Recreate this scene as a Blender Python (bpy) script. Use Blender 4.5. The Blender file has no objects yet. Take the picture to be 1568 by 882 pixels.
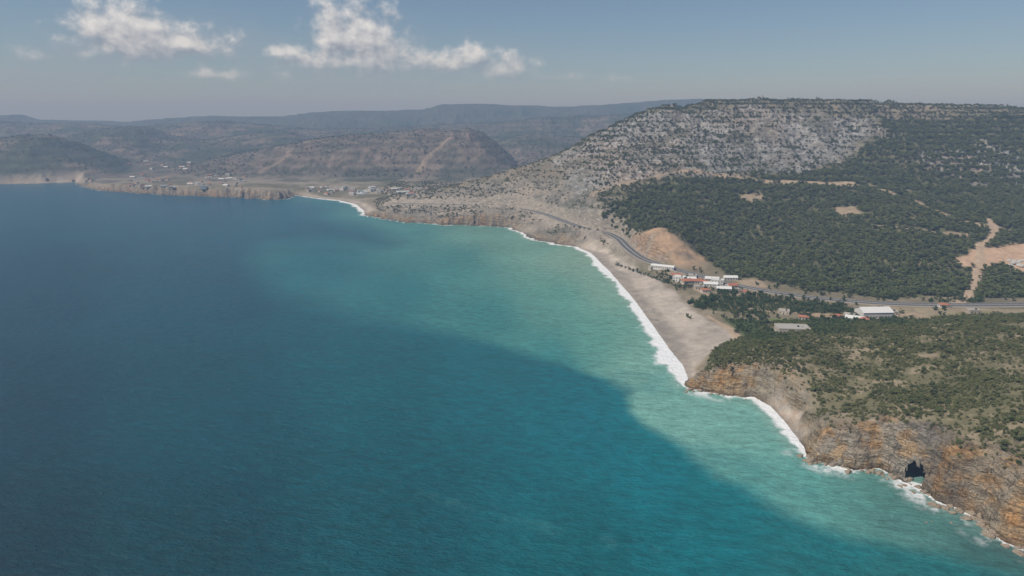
import bpy, math, random, time
import numpy as np
from mathutils import Vector
T0=time.time()
rng=np.random.default_rng(7); random.seed(7)
scene=bpy.context.scene
scene.view_settings.view_transform='Standard'
scene.view_settings.look='None'
scene.view_settings.exposure=0
CAMH=200.0; PITCH=math.radians(14.0); F=1045.0
cp,sp=math.cos(PITCH),math.sin(PITCH)
# ---------------------------------------------------------------- image pixel to world point helpers, through the camera
def ray(px,py):
    u=(px-784)/F; v=(441-py)/F
    return np.array([u, cp+v*sp, -sp+v*cp])
def G(px,py,z=0.0):
    d=ray(px,py); t=(z-CAMH)/d[2]
    return (d[0]*t,d[1]*t,z)
def D(px,py,Y):
    d=ray(px,py); t=Y/d[1]
    return (d[0]*t,Y,CAMH+d[2]*t)
# ---------------------------------------------------------------- noise
def vn(x,y,s):
    xi=np.floor(x); yi=np.floor(y); fx=x-xi; fy=y-yi
    fx=fx*fx*fx*(fx*(fx*6-15)+10); fy=fy*fy*fy*(fy*(fy*6-15)+10)
    ix=xi.astype(np.int64); iy=yi.astype(np.int64)
    def h(a,b):
        n=(a*374761393+b*668265263+s*1442695041)&0xffffffff
        n=((n^(n>>13))*1274126177)&0xffffffff
        return ((n^(n>>16))&0xffff)/32767.5-1.0
    a=h(ix,iy); b=h(ix+1,iy); c=h(ix,iy+1); d=h(ix+1,iy+1)
    return (a+(b-a)*fx)*(1-fy)+(c+(d-c)*fx)*fy
def fbm(x,y,wl,octv,s,gain=0.5,ridged=False):
    x=x/wl; y=y/wl; a=1.0; tot=0; out=0
    for o in range(octv):
        n=vn(x,y,s+o*17)
        if ridged: n=1-2*np.abs(n)
        out=out+a*n; tot+=a; a*=gain
        x,y=(x*0.8-y*0.6)*2.03+13.7,(x*0.6+y*0.8)*2.03+5.1
    return out/tot
def sstep(a,b,x):
    t=np.clip((x-a)/(b-a),0,1); return t*t*(3-2*t)
# ---------------------------------------------------------------- coast
# px,py, cliff width(m), cliffiness, foam width
C=[(-400,284,30,.4,0),(-100,283,30,.4,0),(0,282,30,.4,0),(60,281,30,.3,0),(115,279,30,.3,1),(130,287,26,.8,1),(150,291,26,.8,1),(185,294,26,1,1),
(240,298,26,1,1),(320,301,26,1,1),(370,303,26,1,1),(430,306,24,1,2),(447,303,24,1,2),(452,299,30,.5,2),(480,303,60,0,5),(520,307,60,0,12),
(545,313,60,0,18),(556,322,50,0,16),(560,330,24,.6,6),(575,333,18,1,3),(620,340,18,1,3),(680,344,18,1,3),(740,346,18,1,3),(780,349,22,.6,4),
(800,356,28,.4,9),(815,367,20,.8,8),(850,373,20,.8,6),(885,378,25,.4,9),(905,388,40,0,15),(925,408,45,0,16),(950,435,45,0,16),
(975,465,45,0,16),(1000,500,45,0,17),(1025,535,45,0,20),(1045,560,40,0,21),(1054,580,22,.3,16),(1050,591,11,1,5),(1075,600,11,1,3),(1120,606,12,1,2.5),
(1155,607,13,.8,5),(1180,622,16,.35,9),(1203,648,16,.35,9),(1222,672,15,.4,9),(1232,697,12,1,4),(1260,708,13,1,2.5),(1300,716,14,1,3),(1345,716,14,1,3),
(1375,731,14,1,4),(1405,750,15,1,4),(1425,768,15,1,4),(1470,780,15,1,5),(1503,792,16,1,4),(1512,812,16,1,3),(1540,826,15,1,3),(1575,838,14,1,3),(1640,860,14,1,3),(1800,925,12,1,3),(2150,1000,12,1,3)]
cw=np.array([G(c[0],c[1])[:2] for c in C]); ca=np.array([[c[2],c[3],c[4]] for c in C],float)
extra=[(9000,-300),(9000,9500),(-12000,9500),(-12000,2250)]
def coast(x,y):
    best=np.full(x.shape,1e18); att=np.zeros(x.shape+(3,)); side=np.zeros(x.shape,bool)
    n=len(cw)
    for i in range(n-1):
        ax,ay=cw[i]; bx,by=cw[i+1]; dx,dy=bx-ax,by-ay
        t=np.clip(((x-ax)*dx+(y-ay)*dy)/(dx*dx+dy*dy),0,1)
        d2=(x-ax-t*dx)**2+(y-ay-t*dy)**2
        m=d2<best
        best[m]=d2[m]; tm=t[m][:,None]
        att[m]=ca[i]*(1-tm)+ca[i+1]*tm
    P=[tuple(p) for p in cw]+extra
    for i in range(len(P)):
        ax,ay=P[i]; bx,by=P[(i+1)%len(P)]
        if ay==by: continue
        c=((ay>y)!=(by>y))&(x<(bx-ax)*(y-ay)/(by-ay)+ax)
        side^=c
    d=np.sqrt(best); d=np.where(side,d,-d)
    r=np.hypot(x,y); k=np.clip(r/600,0.6,3)
    cl=att[...,1]
    d=d+(0.35+cl)*k*(4.2*fbm(x,y,26,3,3)+3.2*fbm(x,y,9,4,9,.6))*np.where(cl>.5,1,.35)
    return d,att[...,0],att[...,1],att[...,2]
# ---------------------------------------------------------------- land control points
K=[]
def g(*a): K.append(G(*a))
def dd(*a): K.append(D(*a))
# mountain
for a in [(1200,400,880),(1200,330,1080),(1200,280,1250),(1200,240,1400),(1200,200,1500),(1200,167,1650),
 (1400,400,850),(1400,330,1030),(1400,290,1200),(1400,240,1350),(1400,205,1480),(1400,169,1700),
 (1568,400,850),(1568,330,1050),(1568,285,1200),(1568,240,1300),(1568,205,1450),(1568,175,1700),(1800,400,850),(1800,280,1200),(1800,180,1700),
 (1100,385,960),(1100,340,1060),(1100,290,1200),(1100,240,1380),(1100,200,1500),(1100,165,1650),
 (1000,167,1650),(1000,200,1520),(1000,235,1400),(1000,270,1280),(1000,310,1150),(1000,342,1050),(965,177,1650),(930,195,1630),(900,213,1600),
 (860,240,1520),(860,262,1440),(800,262,1500),(760,272,1520),(720,281,1540),(660,291,1560),(600,300,1560),(570,312,1540),
 (940,300,1200),(900,325,1160),(950,255,1330),(900,290,1300),(830,290,1390),(850,343,1200),(740,322,1340),(740,300,1440),(680,315,1420),(620,315,1450),(800,335,1270),
 (1000,355,955),(1035,370,930),(1075,398,905),(1300,436,785),(1450,440,785),(1180,425,810),(1300,166,1680),(1300,205,1480),(1300,240,1380),(1300,285,1220),(1300,330,1060),(1300,390,880)]: dd(*a)
# behind mountain and behind the left spur
for px in (1000,1200,1400,1600,1850): K.append((D(px,300,2100)[0],2100,205)); K.append((D(px,300,2800)[0],2800,150)); K.append((D(px,300,3600)[0],3600,130))
for px,Y,z in [(620,1720,6),(700,1750,12),(760,1800,15),(820,1850,25),(900,1900,60),(960,1950,130)]: K.append((D(px,290,Y)[0],Y,z))
# valley / beach plain
for a in [(945,385,6),(985,410,7),(985,435,4),(1040,470,4),(1030,440,7),(1090,510,4),(1140,515,6),(1100,470,6),(1180,500,7),(1180,452,9),(1300,462,10),(1300,488,9),
 (1450,482,12),(1450,466,13),(1568,478,14),(1568,464,17),(1180,509,8),(1400,493,11),(1750,466,18),(1000,470,2),(960,430,2),(1030,520,2),(1085,532,4)]: g(*a)
# headland  (px,py,z)
for a in [(1130,536,20),(1100,548,15),(1075,566,10),(1200,524,26),(1300,515,28),(1400,504,31),(1500,492,34),(1568,487,36),(1700,478,38),(1095,572,13),(1120,578,14),(1160,585,16),(1200,562,22),(1190,598,14),(1240,595,18),(1250,640,11),
 (1300,560,22),(1400,560,32),(1500,560,39),(1568,560,44),(1300,612,20),(1400,620,29),(1500,620,37),(1568,620,44),
 (1255,652,14),(1300,662,18),(1350,680,20),(1400,688,22),(1430,700,24),(1500,715,27),(1568,735,28),(1480,748,22),(1540,775,23),(1800,640,45),(1800,780,32),(2100,720,45),
 (1215,628,6),(1208,612,11),(1228,650,8)]: g(*a)
# far shore
for a in [(150,284,14),(200,286,20),(250,288,20),(300,290,22),(350,292,24),(400,293,26),(430,297,22),(300,280,22),(200,278,18),(380,283,20),(480,298,6),(540,300,6),(580,300,8),(620,303,8),(470,290,12),(550,290,12),(640,292,14),(0,279,10),(60,278,10),(115,276,10),(-150,279,12)]: g(*a)
K=np.array(K)
def q(x,y): return np.stack([np.arctan2(x,np.maximum(y,1)),0.8*np.log(np.hypot(x,y)+1)],-1)
def phi(a,b):
    return np.sqrt((a[:,None,0]-b[None,:,0])**2+(a[:,None,1]-b[None,:,1])**2+0.03**2)
kq=q(K[:,0],K[:,1]); nK=len(K)
A=np.zeros((nK+3,nK+3)); A[:nK,:nK]=phi(kq,kq)-np.eye(nK)*1e-3; A[:nK,nK]=1; A[:nK,nK+1:]=kq; A[nK,:nK]=1; A[nK+1:,:nK]=kq.T
W=np.linalg.solve(A,np.concatenate([K[:,2],[0,0,0]]))
def rbf(x,y):
    out=np.empty(x.shape); 
    for s in range(0,len(x),60000):
        e=q(x[s:s+60000],y[s:s+60000]); out[s:s+60000]=phi(e,kq)@W[:nK]+W[nK]+e@W[nK+1:]
    return out
# distant ridges: crest line (px,py) at depth Y, front run(m), back run(m), seed
RID=[(2650,[(270,262),(300,250),(340,240),(400,229),(440,222),(480,214),(540,207),(600,203),(650,198),(690,200),(722,198),(738,203),(755,215),(775,232),(800,256),(815,268)],560,360,1),
 (2480,[(-300,232),(-150,222),(-60,222),(0,213),(35,208),(70,209),(110,220),(150,238),(190,256),(215,268)],330,300,2),
 (3300,[(60,235),(100,212),(150,200),(200,193),(235,197),(270,210),(320,214),(380,206),(430,202),(480,212),(520,225)],520,450,3),
 (3150,[(700,250),(740,228),(780,212),(810,206),(850,210),(900,212),(960,200),(1000,195)],480,350,4),
 (3900,[(-300,196),(-100,190),(0,187),(60,190),(130,190),(200,196),(260,190),(340,186),(400,192),(470,197),(540,198),(620,194),(700,190),(760,187),(830,181),(900,179),(960,176),(1020,174)],650,450,5),
 (5300,[(-400,186),(-300,181),(-150,180),(-40,182),(0,177),(30,176),(55,184),(130,185),(200,187),(260,181),(330,178),(380,179),(440,178),(480,173),(530,170),(600,170),(650,168),(675,161),(720,159),(800,162),(870,164),(930,161),(1000,155),(1060,152),(1120,153),(1165,157),(1230,163),(1400,167),(1500,169),(1900,175)],900,900,6)]
RW=[]
for Yr_,pts_,fr_,bk_,sd_ in RID:
    p_=np.array([D(a,b,Yr_) for a,b in pts_]); RW.append((Yr_,p_[:,0],p_[:,2],fr_,bk_,sd_))
def ridges(x,y):
    base=14+.012*np.maximum(y-2000,0)+8*fbm(x,y,400,3,901)
    out=base
    for Yr_,xs,zs,fr_,bk_,sd_ in RW:
        yw=y+90*fbm(x,y,500,3,910+sd_)
        xc=x*Yr_/np.maximum(y,1)
        xc=x+(xc-x)*.5
        zc=np.interp(xc,xs,zs,left=-60,right=-60)
        t=np.where(yw<Yr_,(Yr_-yw)/fr_,(yw-Yr_)/bk_)
        prof=np.exp(-(t*1.15)**2*1.0)
        gul=fbm(x*1.0,y*.45,150,5,920+sd_,.55,True)
        hh=base+(zc-base)*prof+np.clip(t,0,1.0)*np.clip(1.6-t,0,1)*np.clip((zc-20)/110,0,1.6)*22*gul*np.where(t<.1,.5,1)
        out=np.where(zc>base,np.maximum(out,hh),out)
    return out
# ---------------------------------------------------------------- highway centreline
R0=[G(*a) for a in [(600,311,20),(640,312,22),(700,313,24),(760,316,25),(805,321,25),(835,328,24),(870,341,22),(905,352,20),(930,357,18),(948,366,16),(962,380,14),(985,396,12),(1025,410,11),(1080,424,10),(1130,437,10),(1190,448,10),(1260,457,10),(1330,463,11),(1400,466,12),(1480,467,14),(1580,466,16),(1750,462,18)]]
def catmull(P,n=6):
    P=[np.array(p,float) for p in P]; P=[2*P[0]-P[1]]+P+[2*P[-1]-P[-2]]; o=[]
    for i in range(1,len(P)-2):
        for k in range(n):
            t=k/n; a,b,c,d=P[i-1:i+3]
            o.append(.5*((2*b)+(-a+c)*t+(2*a-5*b+4*c-d)*t*t+(-a+3*b-3*c+d)*t**3))
    o.append(P[-2]); return np.array(o)
ROAD=catmull(R0,4)
def polyl(x,y,P):
    best=np.full(x.shape,1e18); zz=np.zeros(x.shape)
    for i in range(len(P)-1):
        ax,ay=P[i][:2]; bx,by=P[i+1][:2]; dx,dy=bx-ax,by-ay
        t=np.clip(((x-ax)*dx+(y-ay)*dy)/(dx*dx+dy*dy+1e-9),0,1)
        d2=(x-ax-t*dx)**2+(y-ay-t*dy)**2
        m=d2<best; best[m]=d2[m]
        if len(P[0])>2: zz[m]=P[i][2]+(P[i+1][2]-P[i][2])*t[m]
    return np.sqrt(best),zz
def polysd(x,y,P):
    d,_=polyl(x,y,[tuple(p[:2]) for p in P]+[tuple(P[0][:2])])
    s=np.zeros(x.shape,bool)
    for i in range(len(P)):
        ax,ay=P[i][:2]; bx,by=P[(i+1)%len(P)][:2]
        if ay==by: continue
        s^=((ay>y)!=(by>y))&(x<(bx-ax)*(y-ay)/(by-ay)+ax)
    return np.where(s,d,-d)
def Hfull(x,y):
    d,w,cl,fo=coast(x,y)
    T=np.maximum(rbf(x,y),1.5); r=np.hypot(x,y)
    fm=np.maximum(sstep(2080,2300,y)*sstep(.16,.06,x/np.maximum(y,1)),sstep(2500,2900,y))
    mm=fm>0
    if mm.any(): T[mm]=T[mm]*(1-fm[mm])+ridges(x[mm],y[mm])*fm[mm]
    hk=np.clip(T-12,0,200)*(1-fm*.75)
    T=T+0.10*np.minimum(hk,160)*fbm(x,y,330,6,21,0.5,True)*0.75*sstep(300,1200,r)
    T=T+np.clip(hk/60,0,1)*4*fbm(x,y,45,4,55,0.55,True)*sstep(700,1300,r)
    T=T+np.clip((T-8)/15,0,1)*(1.8*fbm(x,y,30,4,31)+0.7*fbm(x,y,5,3,33))
    cr=sstep(90,130,T)*sstep(1200,1300,y)*sstep(2100,1700,y)*sstep(250,370,x)
    T=T+cr*(12*fbm(x,y,60,5,71,0.6,True)-1)
    st=10.0; fr=T/st-np.floor(T/st); T2=(np.floor(T/st)+sstep(.25,.75,fr))*st
    T=T+(T2-T)*0.6*np.clip(hk/40,0,1)*sstep(1000,1250,r)
    s=sstep(0,1,np.clip(d/w,0,1))
    e=np.where(cl>.5,0.75,1.0)
    h=T*np.power(np.clip(s,0,1),e)
    rel=cl*np.clip(d/3,0,1)*np.exp(-np.maximum(d-w,0)/12)*np.clip(T/15,0,1)
    h=h+rel*(5.0*fbm(x,y,24,4,41,0.55,True)+1.8*fbm(x,y,4.5,3,43,0.6,True))*np.clip(r/500,.8,1.6)*np.where(r>1650,.35,1)
    st=3.4; hs=h+1.2*fbm(x,y,25,2,44); fr=hs/st-np.floor(hs/st); h2=(np.floor(hs/st)+sstep(.3,.7,fr))*st
    h=h+(h2-hs)*0.8*rel*np.where(r>1650,.3,1)
    h=np.where(d>0,np.maximum(h,0.03*d),np.maximum(0.12*d-0.15,-14))
    m=(y>600)&(y<1700)&(x>-320)&(d>3)
    if m.any():
        dr,zr=polyl(x[m],y[m],ROAD)
        k=1-sstep(9,20,dr); h[m]=h[m]*(1-k)+(zr-0.35)*k
    return h,d,cl,fo
def H(x,y): return Hfull(np.asarray(x,float),np.asarray(y,float))[0]
# ---------------------------------------------------------------- image pixels cast along camera rays onto the terrain
YS=np.exp(np.linspace(math.log(230),math.log(5600),380))
def land(pts):
    n=len(pts); R=np.array([ray(*p) for p in pts]); t=YS[None,:]/R[:,1:2]
    X=R[:,0:1]*t; Y=np.broadcast_to(YS[None,:],X.shape); Z=CAMH+R[:,2:3]*t
    h=H(X.ravel(),Y.ravel().copy()).reshape(X.shape); c=Z-np.maximum(h,0)
    out=[]
    for i in range(n):
        b=np.where(c[i]<0)[0]
        if len(b) and b[0]>0:
            j=b[0]; a=c[i,j-1]/(c[i,j-1]-c[i,j]); yy=YS[j-1]+(YS[j]-YS[j-1])*a
        else:
            yy=YS[np.argmin(c[i]/YS)]
        x=R[i,0]*yy/R[i,1]; out.append((x,yy))
    hz=H([o[0] for o in out],[o[1] for o in out])
    return [(o[0],o[1],float(z)) for o,z in zip(out,hz)]
POLY=dict(
 rock=[(835,255),(905,212),(960,184),(1000,174),(1100,172),(1250,173),(1335,182),(1350,205),(1290,247),(1180,265),(1050,272),(930,290),(870,300),(860,270)],
 rock2=[(1410,240),(1500,218),(1568,235),(1640,290),(1500,287),(1420,265)],
 forest=[(915,335),(960,300),(1010,278),(1150,272),(1290,252),(1350,200),(1340,183),(1600,183),(1750,300),(1750,458),(1570,459),(1480,457),(1380,458),(1290,450),(1200,440),(1130,425),(1080,405),(1000,350),(950,352)],
 coastal=[(560,328),(600,300),(680,290),(760,275),(850,272),(930,315),(960,350),(950,375),(905,385),(850,370),(740,344),(640,338)],
 cut=[(968,362),(995,352),(1040,368),(1078,395),(1085,418),(1040,408),(985,392)],
 beach=[(900,385),(925,380),(965,405),(1005,425),(1040,455),(1080,485),(1120,505),(1155,522),(1120,530),(1085,542),(1062,558),(1050,584),(1000,520),(940,440)],
 cove=[(1185,618),(1205,618),(1228,632),(1222,650),(1226,680),(1210,660),(1190,635)],
 soil=[(1450,402),(1475,392),(1500,378),(1570,372),(1620,400),(1620,420),(1560,418),(1530,405),(1500,412),(1470,408)],
 clear1=[(1120,300),(1160,297),(1180,306),(1140,312)],clear2=[(1270,318),(1310,316),(1320,330),(1285,332)],clear3=[(1120,430),(1155,427),(1175,440),(1135,440)],
 field=[(1355,470),(1590,472),(1590,486),(1500,490),(1440,499),(1400,500),(1370,488)],
 field2=[(1420,484),(1500,476),(1530,478),(1450,490)],field3=[(1240,478),(1290,481),(1285,487),(1238,484)],
 orch1=[(1075,450),(1150,455),(1260,464),(1330,478),(1300,482),(1230,480),(1110,478),(1060,470)],
 orch2=[(1105,487),(1170,490),(1215,520),(1165,524),(1130,505)],
 orch3=[(1225,487),(1285,489),(1315,510),(1250,515)],
 orch4=[(1345,484),(1390,487),(1400,500),(1350,500)],
 lawn=[(1178,488),(1235,490),(1230,500),(1190,499)],
)
flat=[]; idx={}
for k_,v_ in POLY.items(): idx[k_]=(len(flat),len(flat)+len(v_)); flat+=v_
LINES=dict(track=[(1513,335),(1522,352),(1518,366),(1498,378),(1502,395),(1495,420),(1488,440),(1468,464)],
 trail1=[(1040,262),(1100,270),(1160,276),(1250,280),(1330,286),(1390,305),(1450,330),(1510,345),(1560,352)],
 trail2=[(1340,345),(1390,350),(1440,357),(1500,362)],
 trail3=[(905,300),(960,280),(1040,262)],
 track2=[(1085,485),(1120,505),(1150,525)],track3=[(1060,440),(1120,470),(1200,478),(1320,484),(1400,480),(1560,492)],
 hill1=[(640,262),(655,240),(675,225),(690,210)],hill2=[(400,262),(440,240),(445,230)],cave=[(1402,722),(1402,730)])
for k_,v_ in LINES.items(): idx[k_]=(len(flat),len(flat)+len(v_)); flat+=v_
Lf=land(flat)
WP={k_:Lf[a:b] for k_,(a,b) in idx.items()}
print('image points',time.time()-T0)  # time after casting outline pixels onto the terrain
def pm(x,y,name,soft,warp=0,ws=40,seed=5):
    xs=[p[0] for p in WP[name]]; ys=[p[1] for p in WP[name]]; mg=soft+warp+10
    out=np.zeros(x.shape); m=(x>min(xs)-mg)&(x<max(xs)+mg)&(y>min(ys)-mg)&(y<max(ys)+mg)
    if m.any():
        s=polysd(x[m],y[m],WP[name])
        if warp: s=s+warp*fbm(x[m],y[m],ws,4,seed)
        out[m]=sstep(-soft,soft,s)
    return out
def lm(x,y,name,w,warp=1):
    xs=[p[0] for p in WP[name]]; ys=[p[1] for p in WP[name]]; mg=w+10
    out=np.zeros(x.shape); m=(x>min(xs)-mg)&(x<max(xs)+mg)&(y>min(ys)-mg)&(y<max(ys)+mg)
    if m.any():
        s,_=polyl(x[m],y[m],[p[:2] for p in WP[name]]); s=s+warp*fbm(x[m],y[m],25,3,8)*w
        out[m]=1-sstep(w*.5,w,s)
    return out
# ---------------------------------------------------------------- grid meshes
def polar(th0,th1,nt,r0,r1,nr):
    th=np.linspace(math.radians(th0),math.radians(th1),nt); r=np.exp(np.linspace(math.log(r0),math.log(r1),nr))
    TT,RR=np.meshgrid(th,r); return RR*np.sin(TT),RR*np.cos(TT)
def gridmesh(name,X,Y,Z,keep=None,attrs={},cols={}):
    nr,nt=X.shape; co=np.stack([X,Y,Z],-1).reshape(-1,3).astype(np.float32)
    i=np.arange(nr*nt).reshape(nr,nt)
    f=np.stack([i[:-1,:-1],i[:-1,1:],i[1:,1:],i[1:,:-1]],-1).reshape(-1,4)
    if keep is not None: f=f[keep.reshape(-1)]
    used=np.zeros(nr*nt,bool); used[f.ravel()]=True
    mp=np.cumsum(used)-1; co=co[used]; f=mp[f]
    me=bpy.data.meshes.new(name); me.vertices.add(len(co)); me.vertices.foreach_set('co',co.ravel())
    me.loops.add(f.size); me.loops.foreach_set('vertex_index',f.ravel().astype(np.int32))
    me.polygons.add(len(f)); me.polygons.foreach_set('loop_start',np.arange(0,f.size,4,dtype=np.int32))
    me.update(calc_edges=True)
    me.polygons.foreach_set('use_smooth',np.ones(len(f),bool))
    for k_,v_ in cols.items():
        a=me.color_attributes.new(k_,'FLOAT_COLOR','POINT'); c=np.ones((len(co),4),np.float32); c[:,:3]=v_.reshape(-1,3)[used]
        a.data.foreach_set('color',c.ravel())
    for k_,v_ in attrs.items():
        a=me.attributes.new(k_,'FLOAT','POINT'); a.data.foreach_set('value',v_.reshape(-1)[used].astype(np.float32))
    print(name,len(co),'normal z',me.polygons[len(f)//2].normal.z)
    o=bpy.data.objects.new(name,me); scene.collection.objects.link(o); return o
# ---------------------------------------------------------------- node helpers
class N:
    def __init__(s,nt): s.nt=nt; nt.nodes.clear()
    def n(s,t,**k):
        nd=s.nt.nodes.new(t)
        for a,b in k.items(): setattr(nd,a,b)
        return nd
    def l(s,a,b): s.nt.links.new(a,b)
    def val(s,sock,v):
        if isinstance(v,bpy.types.NodeSocket): s.l(v,sock)
        else: sock.default_value=v
    def m(s,op,a,b=0.0,c=0.0,clamp=False):
        nd=s.n('ShaderNodeMath',operation=op,use_clamp=clamp)
        s.val(nd.inputs[0],a); s.val(nd.inputs[1],b)
        if op in('MULTIPLY_ADD','SMOOTH_MAX'): s.val(nd.inputs[2],c)
        return nd.outputs[0]
    def ss(s,a,b,x):
        nd=s.n('ShaderNodeMapRange',interpolation_type='SMOOTHSTEP'); s.val(nd.inputs[0],x); nd.inputs[1].default_value=a; nd.inputs[2].default_value=b; return nd.outputs[0]
    def mix(s,f,a,b,bt='MIX'):
        nd=s.n('ShaderNodeMix',data_type='RGBA',blend_type=bt); s.val(nd.inputs[0],f)
        for sk,v in((nd.inputs[6],a),(nd.inputs[7],b)):
            if isinstance(v,bpy.types.NodeSocket): s.l(v,sk)
            else: sk.default_value=(*v,1)
        return nd.outputs[2]
    def noise(s,vec,scale,detail=4,rough=.55):
        nd=s.n('ShaderNodeTexNoise'); s.l(vec,nd.inputs['Vector']); nd.inputs['Scale'].default_value=scale; nd.inputs['Detail'].default_value=detail; nd.inputs['Roughness'].default_value=rough
        return nd.outputs[0]
def newmat(name):
    m=bpy.data.materials.new(name); m.use_nodes=True; return m,N(m.node_tree)
def simple(name,col,rough=.85,var=.15,scale=1.0,rand=0.0):
    m,b=newmat(name); p=b.n('ShaderNodeBsdfPrincipled'); o=b.n('ShaderNodeOutputMaterial'); b.l(p.outputs[0],o.inputs[0])
    tc=b.n('ShaderNodeTexCoord'); nz=b.noise(tc.outputs['Object'],scale)
    f=b.m('MULTIPLY_ADD',nz,2*var,1-var)
    if rand:
        oi=b.n('ShaderNodeObjectInfo'); f=b.m('MULTIPLY',f,b.m('MULTIPLY_ADD',oi.outputs['Random'],2*rand,1-rand))
    vm=b.n('ShaderNodeVectorMath',operation='SCALE'); vm.inputs[0].default_value=col; b.l(f,vm.inputs['Scale'])
    b.l(vm.outputs[0],p.inputs['Base Color']); p.inputs['Roughness'].default_value=rough; p.inputs['Specular IOR Level'].default_value=.2
    return m
# ---------------------------------------------------------------- terrain
X,Y=polar(-46,52,1250,150,6600,1000)
sh=X.shape; x=X.ravel(); y=Y.ravel()
h,d,cl,fo=Hfull(x,y); print('height',time.time()-T0)
Z=h.reshape(sh)
Xr=np.gradient(X,axis=0);Yr=np.gradient(Y,axis=0);Zr=np.gradient(Z,axis=0);Xt=np.gradient(X,axis=1);Yt=np.gradient(Y,axis=1);Zt=np.gradient(Z,axis=1)
nx=Yr*Zt-Zr*Yt; ny=Zr*Xt-Xr*Zt; nz=Xr*Yt-Yr*Xt; ln=np.sqrt(nx*nx+ny*ny+nz*nz); nzn=np.abs(nz/ln).ravel()
slope=np.sqrt(1-nzn**2)/np.maximum(nzn,.05)
r=np.hypot(x,y)
def mixc(c,col,f): return c+(np.array(col,float) - c)*f[:,None] if not isinstance(col,np.ndarray) else c+(col-c)*f[:,None]
n1=fbm(x,y,60,5,101); n2=fbm(x,y,260,5,111); n3=fbm(x,y,7,4,121,.6); n4=fbm(x,y,20,4,131,.6)
c=np.ones((len(x),3))*np.array([.13,.12,.075])
c=mixc(c,(.20,.165,.12),sstep(-.2,.5,n1))
far=np.maximum(sstep(1850,2100,y)*np.where(x<400,1,0),sstep(2300,2600,y))
cf=np.ones_like(c)*np.array([.10,.093,.075]); cf=mixc(cf,(.055,.065,.043),sstep(-.15,.3,n2)); cf=mixc(cf,(.17,.135,.11),sstep(.0,.45,fbm(x,y,140,5,141,.6))*.7)
redh=sstep(2900,2750,y)*sstep(-1300,-900,x)*sstep(2100,2250,y); cf=mixc(cf,(.16,.125,.105),redh*.5)
band=np.sin(h/3.6+2*n1); cf=cf*(1+.24*band*sstep(.1,.35,slope))[:,None]
cf=mixc(cf,(.045,.055,.036),sstep(.05,.25,fbm(x,y,24,3,151,.65))*.65)
cf=mixc(cf,(.045,.058,.042),sstep(3600,4600,y)*.65)
c=mixc(c,cf,far)
fo_m=pm(x,y,'forest',12,25,60); c=mixc(c,(.095,.095,.048),fo_m); 
c=mixc(c,(.21,.17,.105),fo_m*sstep(.2,.6,n4)*.7)
rk=np.maximum(pm(x,y,'rock',15,45,90,6),pm(x,y,'rock2',12,30,70,7))
cr=np.ones_like(c)*np.array([.30,.29,.27]); cr=mixc(cr,(.19,.18,.16),sstep(-.1,.5,n4)); cr=mixc(cr,(.36,.27,.20),sstep(.15,.55,n2+.3*n1)*.6); cr=mixc(cr,(.44,.43,.41),sstep(.05,.4,n3)*.65)
cr=mixc(cr,(.10,.105,.06),sstep(.05,.4,n1)*.6)
c=mixc(c,cr,rk)
cs=pm(x,y,'coastal',14,20,50); cc=np.ones_like(c)*np.array([.25,.22,.18]); cc=mixc(cc,(.15,.145,.115),sstep(-.1,.4,n1)); cc=mixc(cc,(.33,.28,.22),sstep(.1,.5,fbm(x,y,35,4,161)))
c=mixc(c,cc,cs)
st=sstep(.6,1.1,slope); srk=np.ones_like(c)*np.array([.28,.25,.21]); srk=mixc(srk,(.18,.165,.14),sstep(-.2,.3,n4))
c=mixc(c,srk,st*.7*(1-.7*fo_m)*(1-.5*far))
# pale cuttings beside the highway
mr=(y>850)&(y<1700)&(x>-320)&(d>3); drd=np.full(len(x),1e3); drd[mr]=polyl(x[mr],y[mr],ROAD)[0]
cutm=sstep(34,16,drd+8*n4)*sstep(860,930,y); c=mixc(c,(.38,.33,.265),cutm*.75)
# headland ground
hd=sstep(640,600,y)*sstep(0,40,x)
c=mixc(c,(.145,.13,.072),hd*.9); c=mixc(c,(.27,.215,.145),hd*sstep(.0,.4,fbm(x,y,13,5,171,.65))*.85); c=mixc(c,(.09,.095,.045),hd*sstep(.05,.45,fbm(x,y,22,5,172,.6))*.6)
c=mixc(c,(.28,.23,.165),hd*sstep(34,12,d+12*n4)*.6)
# sea cliffs
cz=cl*(1-sstep(12,24,d+9*n4))*np.where(y<700,1,.85); 
cq=np.ones_like(c)*np.array([.36,.295,.215]); cq=mixc(cq,(.48,.32,.17),sstep(-.05,.4,fbm(x,y,26,3,181))*.85); cq=mixc(cq,(.19,.175,.15),sstep(.05,.4,fbm(x,y,30,3,191,.5))*.8)
cq=mixc(cq,(.40,.375,.32),sstep(.05,.45,fbm(x,y,40,3,192))*.6)
cqf=mixc(cq*.8,(.30,.255,.20),np.full(len(x),.55)); c=mixc(c,np.where((y<700)[:,None],cq,cqf),np.clip(cz,0,1))
c=mixc(c,(.42,.28,.175),pm(x,y,'cut',5,5,20)*.9*sstep(-.7,.1,n4)); 
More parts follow.
